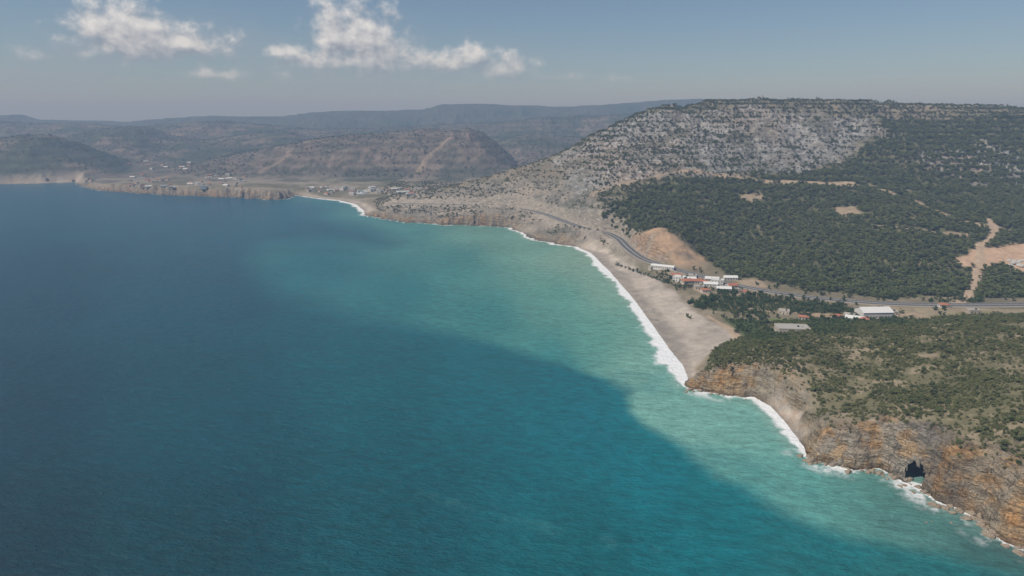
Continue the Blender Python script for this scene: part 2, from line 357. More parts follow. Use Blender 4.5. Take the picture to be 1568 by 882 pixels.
# beach
fw=np.where(y<560,6,16)
bm=np.maximum(pm(x,y,'beach',5,6,30),pm(x,y,'cove',1.5,2,10)); bm=np.maximum(bm,(1-sstep(fw,fw*1.8,d))*(1-sstep(.2,.6,cl)))
sand=np.ones_like(c)*np.array([.40,.345,.285]); sand=mixc(sand,(.32,.28,.235),sstep(-.2,.4,fbm(x,y,30,5,201,.6))); sand=mixc(sand,(.24,.215,.18),sstep(.2,.6,fbm(x,y,14,5,202,.65))*.5)
c=mixc(c,sand,bm)
vl=sstep(15,9,h)*sstep(600,640,y)*sstep(1000,900,y)*sstep(150,230,x)*(1-bm)*(1-fo_m)
c=mixc(c,(.19,.16,.105),vl*.85)
c=mixc(c,(.30,.245,.18),vl*sstep(-.1,.4,n1)*.75)
for k_,col in (('field',(.25,.205,.135)),('field2',(.19,.17,.09)),('field3',(.30,.22,.14)),('orch1',(.10,.10,.05)),('orch2',(.07,.09,.035)),('orch3',(.07,.085,.035)),('orch4',(.08,.085,.04)),('lawn',(.09,.16,.03))): c=mixc(c,col,pm(x,y,k_,1.5))
c=mixc(c,(.43,.295,.20),pm(x,y,'soil',5,7,20))
CLR=('clear1','clear2','clear3')
for k_ in CLR: c=mixc(c,(.34,.26,.18),pm(x,y,k_,5,8,18)*.8)
TRL=(('track',7,1),('trail1',10,.9),('trail2',7,.7),('trail3',8,.6))
for k_,w,f in TRL+(('track2',5,.9),('track3',4,.7),('hill1',12,.4),('hill2',12,.35)): c=mixc(c,(.38,.285,.20),lm(x,y,k_,w,.6)*f)
vill=(1-sstep(18,30,h))*sstep(1650,1700,y)*sstep(2250,2150,y)*sstep(-1700,-1500,x)*sstep(100,-50,x); c=mixc(c,(.28,.245,.195),vill*.6*sstep(-.3,.3,n1))
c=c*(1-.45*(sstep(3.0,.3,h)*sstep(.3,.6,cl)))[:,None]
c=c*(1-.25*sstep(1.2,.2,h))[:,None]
c=c*(1+.2*n3*(1-cz))[:,None]; c=np.clip(c,.01,.8)
rockA=np.clip(np.maximum.reduce([cz,rk*.8,cs*.5,st*.8,cutm*.6]),0,1)*(1-bm)
czz=np.clip(cz,0,1)*sstep(.5,3,h)*np.clip(slope,0,1.2)*(y<1500)
amp=czz*np.clip(r/450,.8,2.5)
u1=fbm(x+1.6*h,y-1.3*h,13,4,501,.55,True); u2=vn(h/1.5+.6*n4,(x+y)/40,503)
off=amp*(3.0*u1+1.6*u2); 
Xd=(x-.86*off).reshape(sh); Yd=(y-.50*off).reshape(sh)
keep=(np.maximum.reduce([Z[:-1,:-1],Z[1:,:-1],Z[:-1,1:],Z[1:,1:]])>-3)
cv=WP['cave'][0]; cvx,cvy=cv[0]-1.0,cv[1]-1.0; print('cave',cv)
Xc=Xd[:-1,:-1]; Yc=Yd[:-1,:-1]; Zc=Z[:-1,:-1]
hole=(((Xc-cvx)/4.5)**2+((Yc-cvy)/6)**2+((Zc-4)/5.5)**2+.3*fbm(X[:-1,:-1],Y[:-1,:-1],4,3,777))<1
keep&=~hole
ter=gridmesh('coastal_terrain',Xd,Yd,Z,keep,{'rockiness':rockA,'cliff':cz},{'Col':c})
m,b=newmat('terrain'); ou=b.n('ShaderNodeOutputMaterial'); p=b.n('ShaderNodeBsdfPrincipled'); b.l(p.outputs[0],ou.inputs[0])
at=b.n('ShaderNodeAttribute',attribute_name='Col'); ar=b.n('ShaderNodeAttribute',attribute_name='rockiness'); ac=b.n('ShaderNodeAttribute',attribute_name='cliff'); tc=b.n('ShaderNodeTexCoord'); ob=tc.outputs['Object']
fn=b.noise(ob,.9,6,.65); fn2=b.noise(ob,.12,5,.6)
f=b.m('MULTIPLY',b.m('MULTIPLY_ADD',fn,.9,.6),b.m('MULTIPLY_ADD',fn2,.6,.75))
mp=b.n('ShaderNodeMapping'); mp.inputs['Rotation'].default_value=(.12,.2,0); mp.inputs['Scale'].default_value=(.07,.07,.6); b.l(ob,mp.inputs[0]); sn=b.noise(mp.outputs[0],1.3,6,.7)
sf=b.m('MULTIPLY_ADD',b.ss(.38,.58,sn),.7,.58); sf=b.m('ADD',b.m('MULTIPLY',sf,ar.outputs['Fac']),b.m('SUBTRACT',1.0,ar.outputs['Fac']))
mp2=b.n('ShaderNodeMapping'); mp2.inputs['Rotation'].default_value=(.12,.2,0); mp2.inputs['Scale'].default_value=(.13,.13,.34); b.l(ob,mp2.inputs[0])
wn=b.n('ShaderNodeVectorMath',operation='ADD'); nzc=b.n('ShaderNodeTexNoise'); b.l(mp2.outputs[0],nzc.inputs['Vector']); nzc.inputs['Scale'].default_value=2.0; b.l(mp2.outputs[0],wn.inputs[0]); b.l(nzc.outputs['Color'],wn.inputs[1])
crk=b.n('ShaderNodeTexVoronoi',feature='DISTANCE_TO_EDGE'); b.l(wn.outputs[0],crk.inputs['Vector']); crk.inputs['Scale'].default_value=1.0
ck=b.m('MULTIPLY_ADD',b.ss(0,.10,crk.outputs['Distance']),.4,.65); ck=b.m('ADD',b.m('MULTIPLY',ck,ac.outputs['Fac']),b.m('SUBTRACT',1.0,ac.outputs['Fac']))
f=b.m('MULTIPLY',b.m('MULTIPLY',f,sf),ck)
vm=b.n('ShaderNodeVectorMath',operation='SCALE'); b.l(at.outputs['Color'],vm.inputs[0]); b.l(f,vm.inputs['Scale'])
orn=b.ss(.46,.62,b.noise(ob,.1,4,.6)); vm2=b.mix(b.m('MULTIPLY',b.m('MULTIPLY',orn,ac.outputs['Fac']),.8),vm.outputs[0],(1.3,.98,.64),'MULTIPLY')
gr=b.ss(.52,.66,b.noise(ob,.14,5,.65)); vm2=b.mix(b.m('MULTIPLY',b.m('MULTIPLY',gr,ac.outputs['Fac']),.3),vm2,(.10,.105,.05))
b.l(vm2,p.inputs['Base Color']); p.inputs['Roughness'].default_value=.95; p.inputs['Specular IOR Level'].default_value=.1
bp=b.n('ShaderNodeBump'); bp.inputs['Strength'].default_value=.9
b.l(b.m('ADD',b.m('ADD',b.m('MULTIPLY',fn,1.0),b.m('MULTIPLY',sn,1.4)),b.m('MULTIPLY',fn2,2.5)),bp.inputs['Height']); b.l(b.m('MULTIPLY_ADD',ar.outputs['Fac'],3.0,.6),bp.inputs['Distance']); b.l(bp.outputs[0],p.inputs['Normal'])
ter.data.materials.append(m)
print('terrain',time.time()-T0)
# ---------------------------------------------------------------- sea
X2,Y2=polar(-62,62,1000,70,14000,1100); x2=X2.ravel(); y2=Y2.ravel()
d2,w2,cl2,fo2=coast(x2,y2)
def s2l(v): v=np.array(v)/255.; return np.where(v<.04045,v/12.92,((v+.055)/1.055)**2.4)
OUT=[(0,285,16,84,104),(0,450,8,68,86),(0,620,6,62,76),(0,860,5,54,64),(300,320,12,82,103),(300,450,8,78,94),(300,620,6,76,88),(300,860,5,64,74),(450,330,18,94,112),(600,450,16,96,108),(600,600,9,92,102),(600,860,8,84,93),
 (750,560,12,102,112),(900,640,9,108,120),(900,860,10,98,105),(1000,720,9,116,126),(1100,800,14,114,122),(1250,870,26,108,112),(560,365,18,96,110),(-400,300,14,80,98),(-400,700,6,58,72),(900,1300,8,78,84),(300,1300,6,56,62),(1400,880,38,108,108)]
PL=[(540,325,70,138,136),(480,318,30,112,124),(620,350,70,140,136),(700,400,60,134,130),(500,400,26,108,118),(800,380,108,160,144),(740,360,104,156,142),(850,450,92,156,142),(750,480,54,132,130),(620,440,38,118,122),(900,520,96,160,146),(880,400,128,168,148),(980,560,126,176,160),(1010,610,122,178,164),
 (1050,650,122,176,164),(1150,680,116,170,158),(1150,740,98,164,154),(1250,760,94,158,150),(1120,640,120,174,162),(1400,810,82,132,124),(1550,870,62,108,104),(940,440,128,172,152),(850,550,52,134,134),(1300,740,90,146,136)]
def field(pts,x,y,eps=.02):
    w=np.array([G(a[0],a[1])[:2] for a in pts]); col=np.array([s2l(a[2:]) for a in pts]); kk=q(w[:,0],w[:,1]); kk[:,1]*=.5
    out=np.empty((len(x),3))
    for s in range(0,len(x),60000):
        e=q(x[s:s+60000],y[s:s+60000]); e[:,1]*=.5
        w_=1/((e[:,None,0]-kk[None,:,0])**2+(e[:,None,1]-kk[None,:,1])**2+.0008)**1.6
        out[s:s+60000]=(w_@col)/w_.sum(1)[:,None]
    return out
k2=np.hypot(x2,y2); wx=x2+k2*.018*fbm(x2,y2,260,4,300)+7*fbm(x2,y2,55,5,303,.6); wy=y2+k2*.03*fbm(x2,y2,260,4,310)+9*fbm(x2,y2,55,5,313,.6)
co=field(OUT,wx,wy); cpz=field(PL,wx,wy)
PB=[(430,300),(455,325),(500,338),(560,352),(608,371),(590,377),(500,368),(400,372),(385,400),(430,445),(560,485),(700,517),(880,572),(958,600),(966,635),(1010,668),(1060,708),(1100,738),(1180,783),(1240,812),(1320,838),(1420,862),(1540,890),(1800,960),(2200,1000),(2200,800),(1500,700),(1200,500),(1000,330),(600,296),(500,296)]
pw=np.array([G(*a)[:2] for a in PB]); pq=q(pw[:,0],pw[:,1]); pq[:,1]*=.6
e=q(wx,wy); e[:,1]*=.6
sd=polysd(e[:,0],e[:,1],[tuple(a) for a in pq])
wid=.012+.035*sstep(math.atan2(880-784,1045),math.atan2(450-784,1045),e[:,0])+.008*sstep(-.2,.5,fbm(x2,y2,90,3,317))
pmask=sstep(-wid*.7,wid,sd)
cld=fbm(wx,wy,70,5,318,.6)
pmask=pmask*(1-.28*sstep(-.05,.45,cld)*sstep(.10,.02,sd))
cwt=co+(cpz-co)*pmask[:,None]
halo=sstep(-.06,0,sd)*(1-pmask)*sstep(.05,.2,e[:,0]); cwt=cwt+(s2l((18,128,134))-cwt)*(halo*.3)[:,None]
SS=[[(560,745),(700,775),(800,800),(950,835),(1000,845)],[(1290,850),(1400,862),(1500,880)]]
for L_ in SS:
    L2=[G(*a)[:2] for a in L_]; ds,_=polyl(wx,wy,L2); mm=np.exp(-(ds/4)**2)*sstep(-.1,.6,fbm(x2,y2,12,4,330,.65)); cwt=cwt+(s2l((90,150,148))-cwt)*(mm*.22)[:,None]
cwt=cwt*(1+.08*fbm(x2,y2,90,5,340,.6))[:,None]
sh_=sstep(-18,-1,d2)*np.clip(fo2/12,0,1); cwt=cwt+(s2l((165,182,168))-cwt)*(sh_*.75)[:,None]
dn=-d2; ff=fo2*(.75+.8*fbm(x2,y2,18,4,350,.6))
foam=sstep(1.0,.6,dn/np.maximum(ff,.01))*sstep(0,2,fo2)
foam=foam*np.clip(.85+.6*fbm(x2,y2,5,3,360)+.35*sstep(.9,.5,dn/np.maximum(ff,.01)),0,1)
rocky=sstep(.7,1,cl2)*sstep(700,600,y2)*sstep(18,2,dn)*sstep(.0,.35,fbm(x2,y2,11,5,380,.65)); foam=np.maximum(foam,rocky*.85)
foam=np.where(dn>-4,foam,0)
dq=np.stack([d2.reshape(X2.shape)[:-1,:-1],d2.reshape(X2.shape)[1:,1:]]).min(0)
sea=gridmesh('sea_water',X2,Y2,np.zeros_like(X2),dq<25,{'foam':foam},{'Col':cwt*.86})
m,b=newmat('sea_water'); ou=b.n('ShaderNodeOutputMaterial'); p=b.n('ShaderNodeBsdfPrincipled'); b.l(p.outputs[0],ou.inputs[0])
at=b.n('ShaderNodeAttribute',attribute_name='Col'); af=b.n('ShaderNodeAttribute',attribute_name='foam'); tc=b.n('ShaderNodeTexCoord'); ob=tc.outputs['Object']
mp=b.n('ShaderNodeMapping'); mp.inputs['Rotation'].default_value=(0,0,math.radians(33)); mp.inputs['Scale'].default_value=(.5,1,1); b.l(ob,mp.inputs[0])
w0=b.noise(mp.outputs[0],.07,3,.6); w1=b.noise(mp.outputs[0],.2,5,.68); w2_=b.noise(mp.outputs[0],.7,4,.6); big=b.noise(ob,.008,5,.6)
caps=b.ss(.715,.75,b.noise(mp.outputs[0],.42,6,.62)); 
fx=b.m('MAXIMUM',b.m('MULTIPLY',af.outputs['Fac'],b.m('MULTIPLY_ADD',b.noise(ob,.8,5,.7),1.3,.45),clamp=True),b.m('MULTIPLY',caps,.5))
fx=b.m('MINIMUM',fx,1.0)
vm=b.n('ShaderNodeVectorMath',operation='SCALE'); b.l(at.outputs['Color'],vm.inputs[0]); b.l(b.m('MULTIPLY',b.m('MULTIPLY',b.m('MULTIPLY_ADD',w1,1.3,.35),b.m('MULTIPLY_ADD',w0,.4,.8)),b.m('MULTIPLY_ADD',big,.4,.8)),vm.inputs['Scale'])
b.l(b.mix(fx,vm.outputs[0],(.8,.81,.8)),p.inputs['Base Color']); b.l(b.m('MULTIPLY_ADD',fx,.6,.22),p.inputs['Roughness']); p.inputs['IOR'].default_value=1.33; p.inputs['Specular IOR Level'].default_value=.22
bp=b.n('ShaderNodeBump'); bp.inputs['Strength'].default_value=1.0; bp.inputs['Distance'].default_value=2.6; b.l(b.m('ADD',b.m('ADD',w1,b.m('MULTIPLY',w0,.6)),b.m('MULTIPLY',w2_,.35)),bp.inputs['Height']); b.l(bp.outputs[0],p.inputs['Normal'])
sea.data.materials.append(m)
print('sea',time.time()-T0)
# ---------------------------------------------------------------- generic mesh builder
class MB:
    def __init__(s): s.v=[]; s.f=[]; s.m=[]
    def box(s,x0,x1,y0,y1,z0,z1,mi):
        o=len(s.v); s.v+=[(x0,y0,z0),(x1,y0,z0),(x1,y1,z0),(x0,y1,z0),(x0,y0,z1),(x1,y0,z1),(x1,y1,z1),(x0,y1,z1)]
        for q_ in ((0,3,2,1),(4,5,6,7),(0,1,5,4),(1,2,6,5),(2,3,7,6),(3,0,4,7)): s.f.append([o+i for i in q_]); s.m.append(mi)
    def poly(s,pts,mi): o=len(s.v); s.v+=[tuple(p_) for p_ in pts]; s.f.append(list(range(o,o+len(pts)))); s.m.append(mi)
    def mesh(s,name,mats,smooth=False):
        me=bpy.data.meshes.new(name); me.from_pydata(s.v,[],s.f)
        for q_ in mats: me.materials.append(q_)
        me.polygons.foreach_set('material_index',s.m)
        if smooth: me.polygons.foreach_set('use_smooth',[True]*len(s.f))
        me.update(); return me
# ---------------------------------------------------------------- vegetation
def foliage(name,dark,light):
    m,b=newmat(name); ou=b.n('ShaderNodeOutputMaterial'); p=b.n('ShaderNodeBsdfPrincipled'); b.l(p.outputs[0],ou.inputs[0])
    oi=b.n('ShaderNodeObjectInfo'); tc=b.n('ShaderNodeTexCoord'); nz=b.noise(tc.outputs['Object'],3,3)
    f=b.m('ADD',b.m('MULTIPLY',oi.outputs['Random'],.7),b.m('MULTIPLY',nz,.45),clamp=True)
    b.l(b.mix(f,dark,light),p.inputs['Base Color']); p.inputs['Roughness'].default_value=.8; p.inputs['Specular IOR Level'].default_value=.15
    return m
bark=simple('bark',(.10,.07,.05))
fpine=foliage('pine_foliage',(.038,.055,.02),(.125,.138,.052)); fshrub=foliage('shrub_foliage',(.045,.06,.022),(.16,.158,.065)); fcit=foliage('citrus_foliage',(.02,.042,.014),(.06,.09,.03)); ffar=foliage('far_foliage',(.035,.045,.028),(.07,.078,.045))
def plant(seed,hgt,rad,base,nclump,nleaf,fm,trunk=True,leaf=.22,name='t'):
    R=random.Random(seed); M=MB()
    if trunk:
        n=5; lean=(R.uniform(-.15,.15),R.uniform(-.15,.15)); zs=[0,.3*hgt,.75*hgt]; rs=[.05*hgt*.6,.035*hgt*.6,.012*hgt]
        rings=[]
        for z,rr in zip(zs,rs): rings.append([(lean[0]*z+rr*math.cos(2*math.pi*i/n),lean[1]*z+rr*math.sin(2*math.pi*i/n),z-.08) for i in range(n)])
        for a,b_ in zip(rings,rings[1:]):
            for i in range(n): M.poly([a[i],a[(i+1)%n],b_[(i+1)%n],b_[i]],0)
        for k in range(4):
            an=R.uniform(0,6.28); z=R.uniform(.3,.55)*hgt; L=rad*.7; e_=(L*math.cos(an),L*math.sin(an),z+.25*hgt)
            M.poly([(0,0,z-.03),(0.03*hgt,0,z),e_],0); M.poly([(0,0,z-.03),(0,0.03*hgt,z),e_],0)
    cs_=[]
    for k in range(nclump):
        an=R.uniform(0,6.28); rr=rad*math.sqrt(R.random())*.75; z=base+(hgt-base)*(.15+.75*R.random()*(1-.5*(rr/rad)**2))
        cr_=rad*R.uniform(.28,.48); cs_.append((rr*math.cos(an),rr*math.sin(an),z,cr_))
        t=(1+5**.5)/2; iv=[(-1,t,0),(1,t,0),(-1,-t,0),(1,-t,0),(0,-1,t),(0,1,t),(0,-1,-t),(0,1,-t),(t,0,-1),(t,0,1),(-t,0,-1),(-t,0,1)]
        fi=[(0,11,5),(0,5,1),(0,1,7),(0,7,10),(0,10,11),(1,5,9),(5,11,4),(11,10,2),(10,7,6),(7,1,8),(3,9,4),(3,4,2),(3,2,6),(3,6,8),(3,8,9),(4,9,5),(2,4,11),(6,2,10),(8,6,7),(9,8,1)]
        o=len(M.v); c0=cs_[-1]
        for v in iv:
            s_=cr_*.42*R.uniform(.7,1.25); M.v.append((c0[0]+v[0]*s_,c0[1]+v[1]*s_,c0[2]+v[2]*s_*.75))
        for t_ in fi: M.f.append([o+i for i in t_]); M.m.append(1)
    for k in range(nleaf):
        c0=R.choice(cs_); v=Vector((R.gauss(0,1),R.gauss(0,1),R.gauss(0,1))).normalized(); pnt=Vector(c0[:3])+Vector((v.x,v.y,v.z*.8))*c0[3]*R.uniform(.75,1.25)
        s_=leaf*R.uniform(.5,1.2); a=Vector((R.gauss(0,1),R.gauss(0,1),R.gauss(0,1))).normalized()*s_; b_=Vector((R.gauss(0,1),R.gauss(0,1),R.gauss(0,1))).normalized()*s_
        M.poly([pnt-a,pnt+b_,pnt+a],1)
    me=M.mesh(name,[bark,fm]); return bpy.data.objects.new(name,me)
def coll(name,objs):
    c_=bpy.data.collections.new(name)
    for o in objs: c_.objects.link(o)
    return c_
pines=coll('pine_variants',[plant(s,1,.42+.08*(s%3),.22,9,110,fpine,leaf=.11,name='pine_v') for s in range(5)])
shr=coll('shrub_variants',[plant(20+s,.62,.5,.02,8,90,fshrub,False,leaf=.1,name='shrub_v') for s in range(5)])
cit=coll('citrus_variants',[plant(40+s,.9,.48,.12,8,70,fcit,leaf=.1,name='citrus_v') for s in range(3)])
farc=coll('far_variants',[plant(60+s,.75,.5,.0,4,14,ffar,False,leaf=.16,name='far_v') for s in range(4)])
def scatter(name,P,scl,collection,squash=None,sink=.03):
    n=len(P); me=bpy.data.meshes.new(name); me.vertices.add(n); me.vertices.foreach_set('co',np.asarray(P,np.float32).ravel())
    S=np.stack([scl*rng.uniform(.85,1.2,n),scl*rng.uniform(.85,1.2,n),scl*(squash if squash is not None else 1)],-1)
    a=me.attributes.new('scl','FLOAT_VECTOR','POINT'); a.data.foreach_set('vector',S.astype(np.float32).ravel())
    Rr=np.zeros((n,3)); Rr[:,2]=rng.uniform(0,6.28,n); a=me.attributes.new('rot','FLOAT_VECTOR','POINT'); a.data.foreach_set('vector',Rr.astype(np.float32).ravel())
    o=bpy.data.objects.new(name,me); scene.collection.objects.link(o)
    ng=bpy.data.node_groups.new(name+'_instances','GeometryNodeTree')
    ng.interface.new_socket('Geometry',in_out='INPUT',socket_type='NodeSocketGeometry'); ng.interface.new_socket('Geometry',in_out='OUTPUT',socket_type='NodeSocketGeometry')
    nd=ng.nodes; gi=nd.new('NodeGroupInput'); go=nd.new('NodeGroupOutput'); ip=nd.new('GeometryNodeInstanceOnPoints'); ci=nd.new('GeometryNodeCollectionInfo')
    ci.inputs['Collection'].default_value=collection; ci.inputs['Separate Children'].default_value=True; ci.inputs['Reset Children'].default_value=True
    ip.inputs['Pick Instance'].default_value=True
    na=nd.new('GeometryNodeInputNamedAttribute'); na.data_type='FLOAT_VECTOR'; na.inputs['Name'].default_value='scl'
    nb=nd.new('GeometryNodeInputNamedAttribute'); nb.data_type='FLOAT_VECTOR'; nb.inputs['Name'].default_value='rot'
    lk=ng.links.new; lk(gi.outputs[0],ip.inputs['Points']); lk(ci.outputs[0],ip.inputs['Instance']); lk(na.outputs['Attribute'],ip.inputs['Scale']); lk(nb.outputs['Attribute'],ip.inputs['Rotation']); lk(ip.outputs[0],go.inputs[0])
    md=o.modifiers.new('instances','NODES'); md.node_group=ng
    print(name,n); return o
def cand(n,x0,x1,y0,y1): 
    px=rng.uniform(x0,x1,n); py=rng.uniform(y0,y1,n); m=(np.abs(px)<py*1.15+80); return px[m],py[m]
# mid hillside pines
a,b_=cand(90000,150,1500,700,2150)
hh,dd_,c_,_=Hfull(a,b_)
ff_=pm(a,b_,'forest',12,25,60); rr_=np.maximum(pm(a,b_,'rock',15,45,90,6),pm(a,b_,'rock2',12,30,70,7)); cs_=pm(a,b_,'coastal',14,20,50)
ex=np.maximum.reduce([pm(a,b_,'soil',5,7,20),pm(a,b_,'cut',5,5,20)]+[lm(a,b_,t_[0],t_[1]+1,.6) for t_ in TRL]+[pm(a,b_,k_,5,8,18) for k_ in CLR])
nn=fbm(a,b_,35,4,400); nb2=fbm(a,b_,110,4,404)
plateau=(b_>1640)&(rr_<.5)
dens=ff_*np.clip(.92+.6*nn+.25*nb2,.3,1)+(rr_*(1-ff_))*np.where(nn>.05,.5,.15)+cs_*(1-rr_)*.14+plateau*.6
dens=np.maximum(dens,((1-ff_)*(1-rr_)*(1-cs_))*(hh>16)*.6)*(1-ex)
k=(rng.random(len(a))<dens)&(hh>np.where(ff_>.4,7,14))&(dd_>25); k[k]&=polyl(a[k],b_[k],ROAD)[0]>np.where(ff_[k]>.5,13,20)
a,b_,hh,f1=a[k],b_[k],hh[k],ff_[k]
s_=np.where(f1>.5,rng.uniform(4.2,8.6,len(a)),rng.uniform(2.8,6.2,len(a)))
scatter('pine_forest',np.stack([a,b_,hh-.2],-1),s_,pines)
a,b_=cand(24000,-350,480,1000,2000); hh,dd_,c_,_=Hfull(a,b_); nn=fbm(a,b_,40,4,410); dr,_=polyl(a,b_,ROAD)
k=(hh>9)&(dd_>12)&(dr>18)&(rng.random(len(a))<np.where(b_>1400,.65,.28)+.6*nn)
scatter('hillside_scrub',np.stack([a[k],b_[k],hh[k]-.1],-1),rng.uniform(2.2,5.5,k.sum()),shr)
# near headland scrub
a,b_=cand(130000,90,620,235,640); hh,dd_,c_,_=Hfull(a,b_); nn=fbm(a,b_,20,5,420,.65); n5=fbm(a,b_,90,3,421)
k=(hh>6)&(dd_>7+8*rng.random(len(a)))&(rng.random(len(a))<np.clip(.55+1.3*nn+.3*n5+.2*sstep(430,520,b_),.06,.95)*sstep(0,26,dd_))&(pm(a,b_,'cove',2)<.3)
a,b_,hh=a[k],b_[k],hh[k]
big=rng.random(len(a))<.07
scatter('coastal_maquis',np.stack([a[~big],b_[~big],hh[~big]-.15],-1),rng.uniform(1.0,3.0,(~big).sum()),shr)
scatter('headland_pines',np.stack([a[big],b_[big],hh[big]-.15],-1),rng.uniform(2.4,4.6,big.sum()),pines,squash=.8)
# far hills
a,b_=cand(70000,-4200,1500,1850,4600); hh,dd_,c_,_=Hfull(a,b_); nn=fbm(a,b_,160,5,430,.6)
k=(hh>24)&(dd_>40)&(rng.random(len(a))<np.clip(.5+1.2*nn,.08,1))&(np.abs(a)<b_*.95)
scatter('distant_scrub',np.stack([a[k],b_[k],hh[k]-.5],-1),rng.uniform(5,11,k.sum()),farc,squash=.7)
# orchards
def rows(name,step,ang=0.5):
    P=WP[name]; cx=np.mean([p_[0] for p_ in P]); cy=np.mean([p_[1] for p_ in P]); L=180
    u=np.arange(-L,L,step); U,V=np.meshgrid(u,np.arange(-L,L,step*1.35)); U=U.ravel()+rng.normal(0,.3,U.size); V=V.ravel()+rng.normal(0,.2,V.size)
    a=cx+U*math.cos(ang)-V*math.sin(ang); b_=cy+U*math.sin(ang)+V*math.cos(ang)
    k=(polysd(a,b_,P)>1)&(rng.random(len(a))<.93)&(polyl(a,b_,ROAD)[0]>13); return a[k],b_[k]
oa=[rows('orch1',4.6),rows('orch2',4.6,.2),rows('orch3',4.8,.2),rows('orch4',5)]
a=np.concatenate([o[0] for o in oa]); b_=np.concatenate([o[1] for o in oa]); scatter('citrus_orchard',np.stack([a,b_,H(a,b_)-.1],-1),rng.uniform(3.0,4.8,len(a)),cit)
a,b_=cand(9000,150,620,600,860); hh,dd_,c_,_=Hfull(a,b_); nn=fbm(a,b_,30,4,440); bmk=pm(a,b_,'beach',3); fld=np.maximum.reduce([pm(a,b_,'field',3),pm(a,b_,'field3',3),pm(a,b_,'lawn',2)])
k=(hh<16)&(bmk<.3)&(rng.random(len(a))<np.where(nn>.12,.38,.05)*(1-.93*fld))&(polyl(a,b_,ROAD)[0]>12)&(dd_>50)
scatter('valley_trees',np.stack([a[k],b_[k],hh[k]-.1],-1),rng.uniform(3,6.5,k.sum()),cit)
L_=land([(px,458+6*math.sin(px*.3)+(px-1140)*.06) for px in range(1090,1300,7)]+[(px,405+ (px-940)*.36) for px in range(945,1050,6)]+[(1057,488),(1052,486),(1135,470),(1068,470)])
scatter('roadside_trees',np.array([(p_[0],p_[1],p_[2]) for p_ in L_]),rng.uniform(4,7,len(L_)),cit)
print('veg',time.time()-T0)
# ---------------------------------------------------------------- highway
asph=simple('asphalt',(.085,.085,.088),.9,.2,.3); conc=simple('concrete',(.32,.31,.28),.9,.15,.5); paint=simple('road_paint',(.7,.7,.67),.7,.05,1)
ground_fill=simple('verge_gravel',(.29,.25,.20),.95,.2,.3)
def ribbon(P,secs,name):
    P=np.array(P); t=np.gradient(P[:,:2],axis=0); t/=np.linalg.norm(t,axis=1)[:,None]; nrm=np.stack([t[:,1],-t[:,0]],-1); M=MB()
    for (o0,z0,o1,z1,mi,dash) in secs:
        for i in range(len(P)-1):
            if dash and i%2: continue
            q_=[]
            for j,(oo,zz) in ((i,(o0,z0)),(i+1,(o0,z0)),(i+1,(o1,z1)),(i,(o1,z1))): q_.append((P[j,0]+nrm[j,0]*oo,P[j,1]+nrm[j,1]*oo,P[j,2]+zz))
            M.poly(q_[::-1],mi)
    me=M.mesh(name,[asph,conc,paint,ground_fill]); o=bpy.data.objects.new(name,me); scene.collection.objects.link(o); return o
RP=catmull(R0,24)
W2=6.6
secs=[(-W2-3.5,-.9,-W2-.3,.12,3,0),(-W2-.3,.12,-W2,.12,1,0),(-W2,.12,-W2,0,1,0),(-W2,0,-.5,0,0,0),(-.5,0,-.5,.4,1,0),(-.5,.4,.5,.4,1,0),(.5,.4,.5,0,1,0),(.5,0,W2,0,0,0),(W2,0,W2,.12,1,0),(W2,.12,W2+.3,.12,1,0),(W2+.3,.12,W2+3.5,-.9,3,0),
 (-W2+.5,.02,-W2+.65,.02,2,0),(W2-.65,.02,W2-.5,.02,2,0),(-1.1,.02,-.95,.02,2,0),(.95,.02,1.1,.02,2,0),(-3.7,.02,-3.55,.02,2,1),(3.55,.02,3.7,.02,2,1)]
ribbon(RP,secs,'coastal_highway')
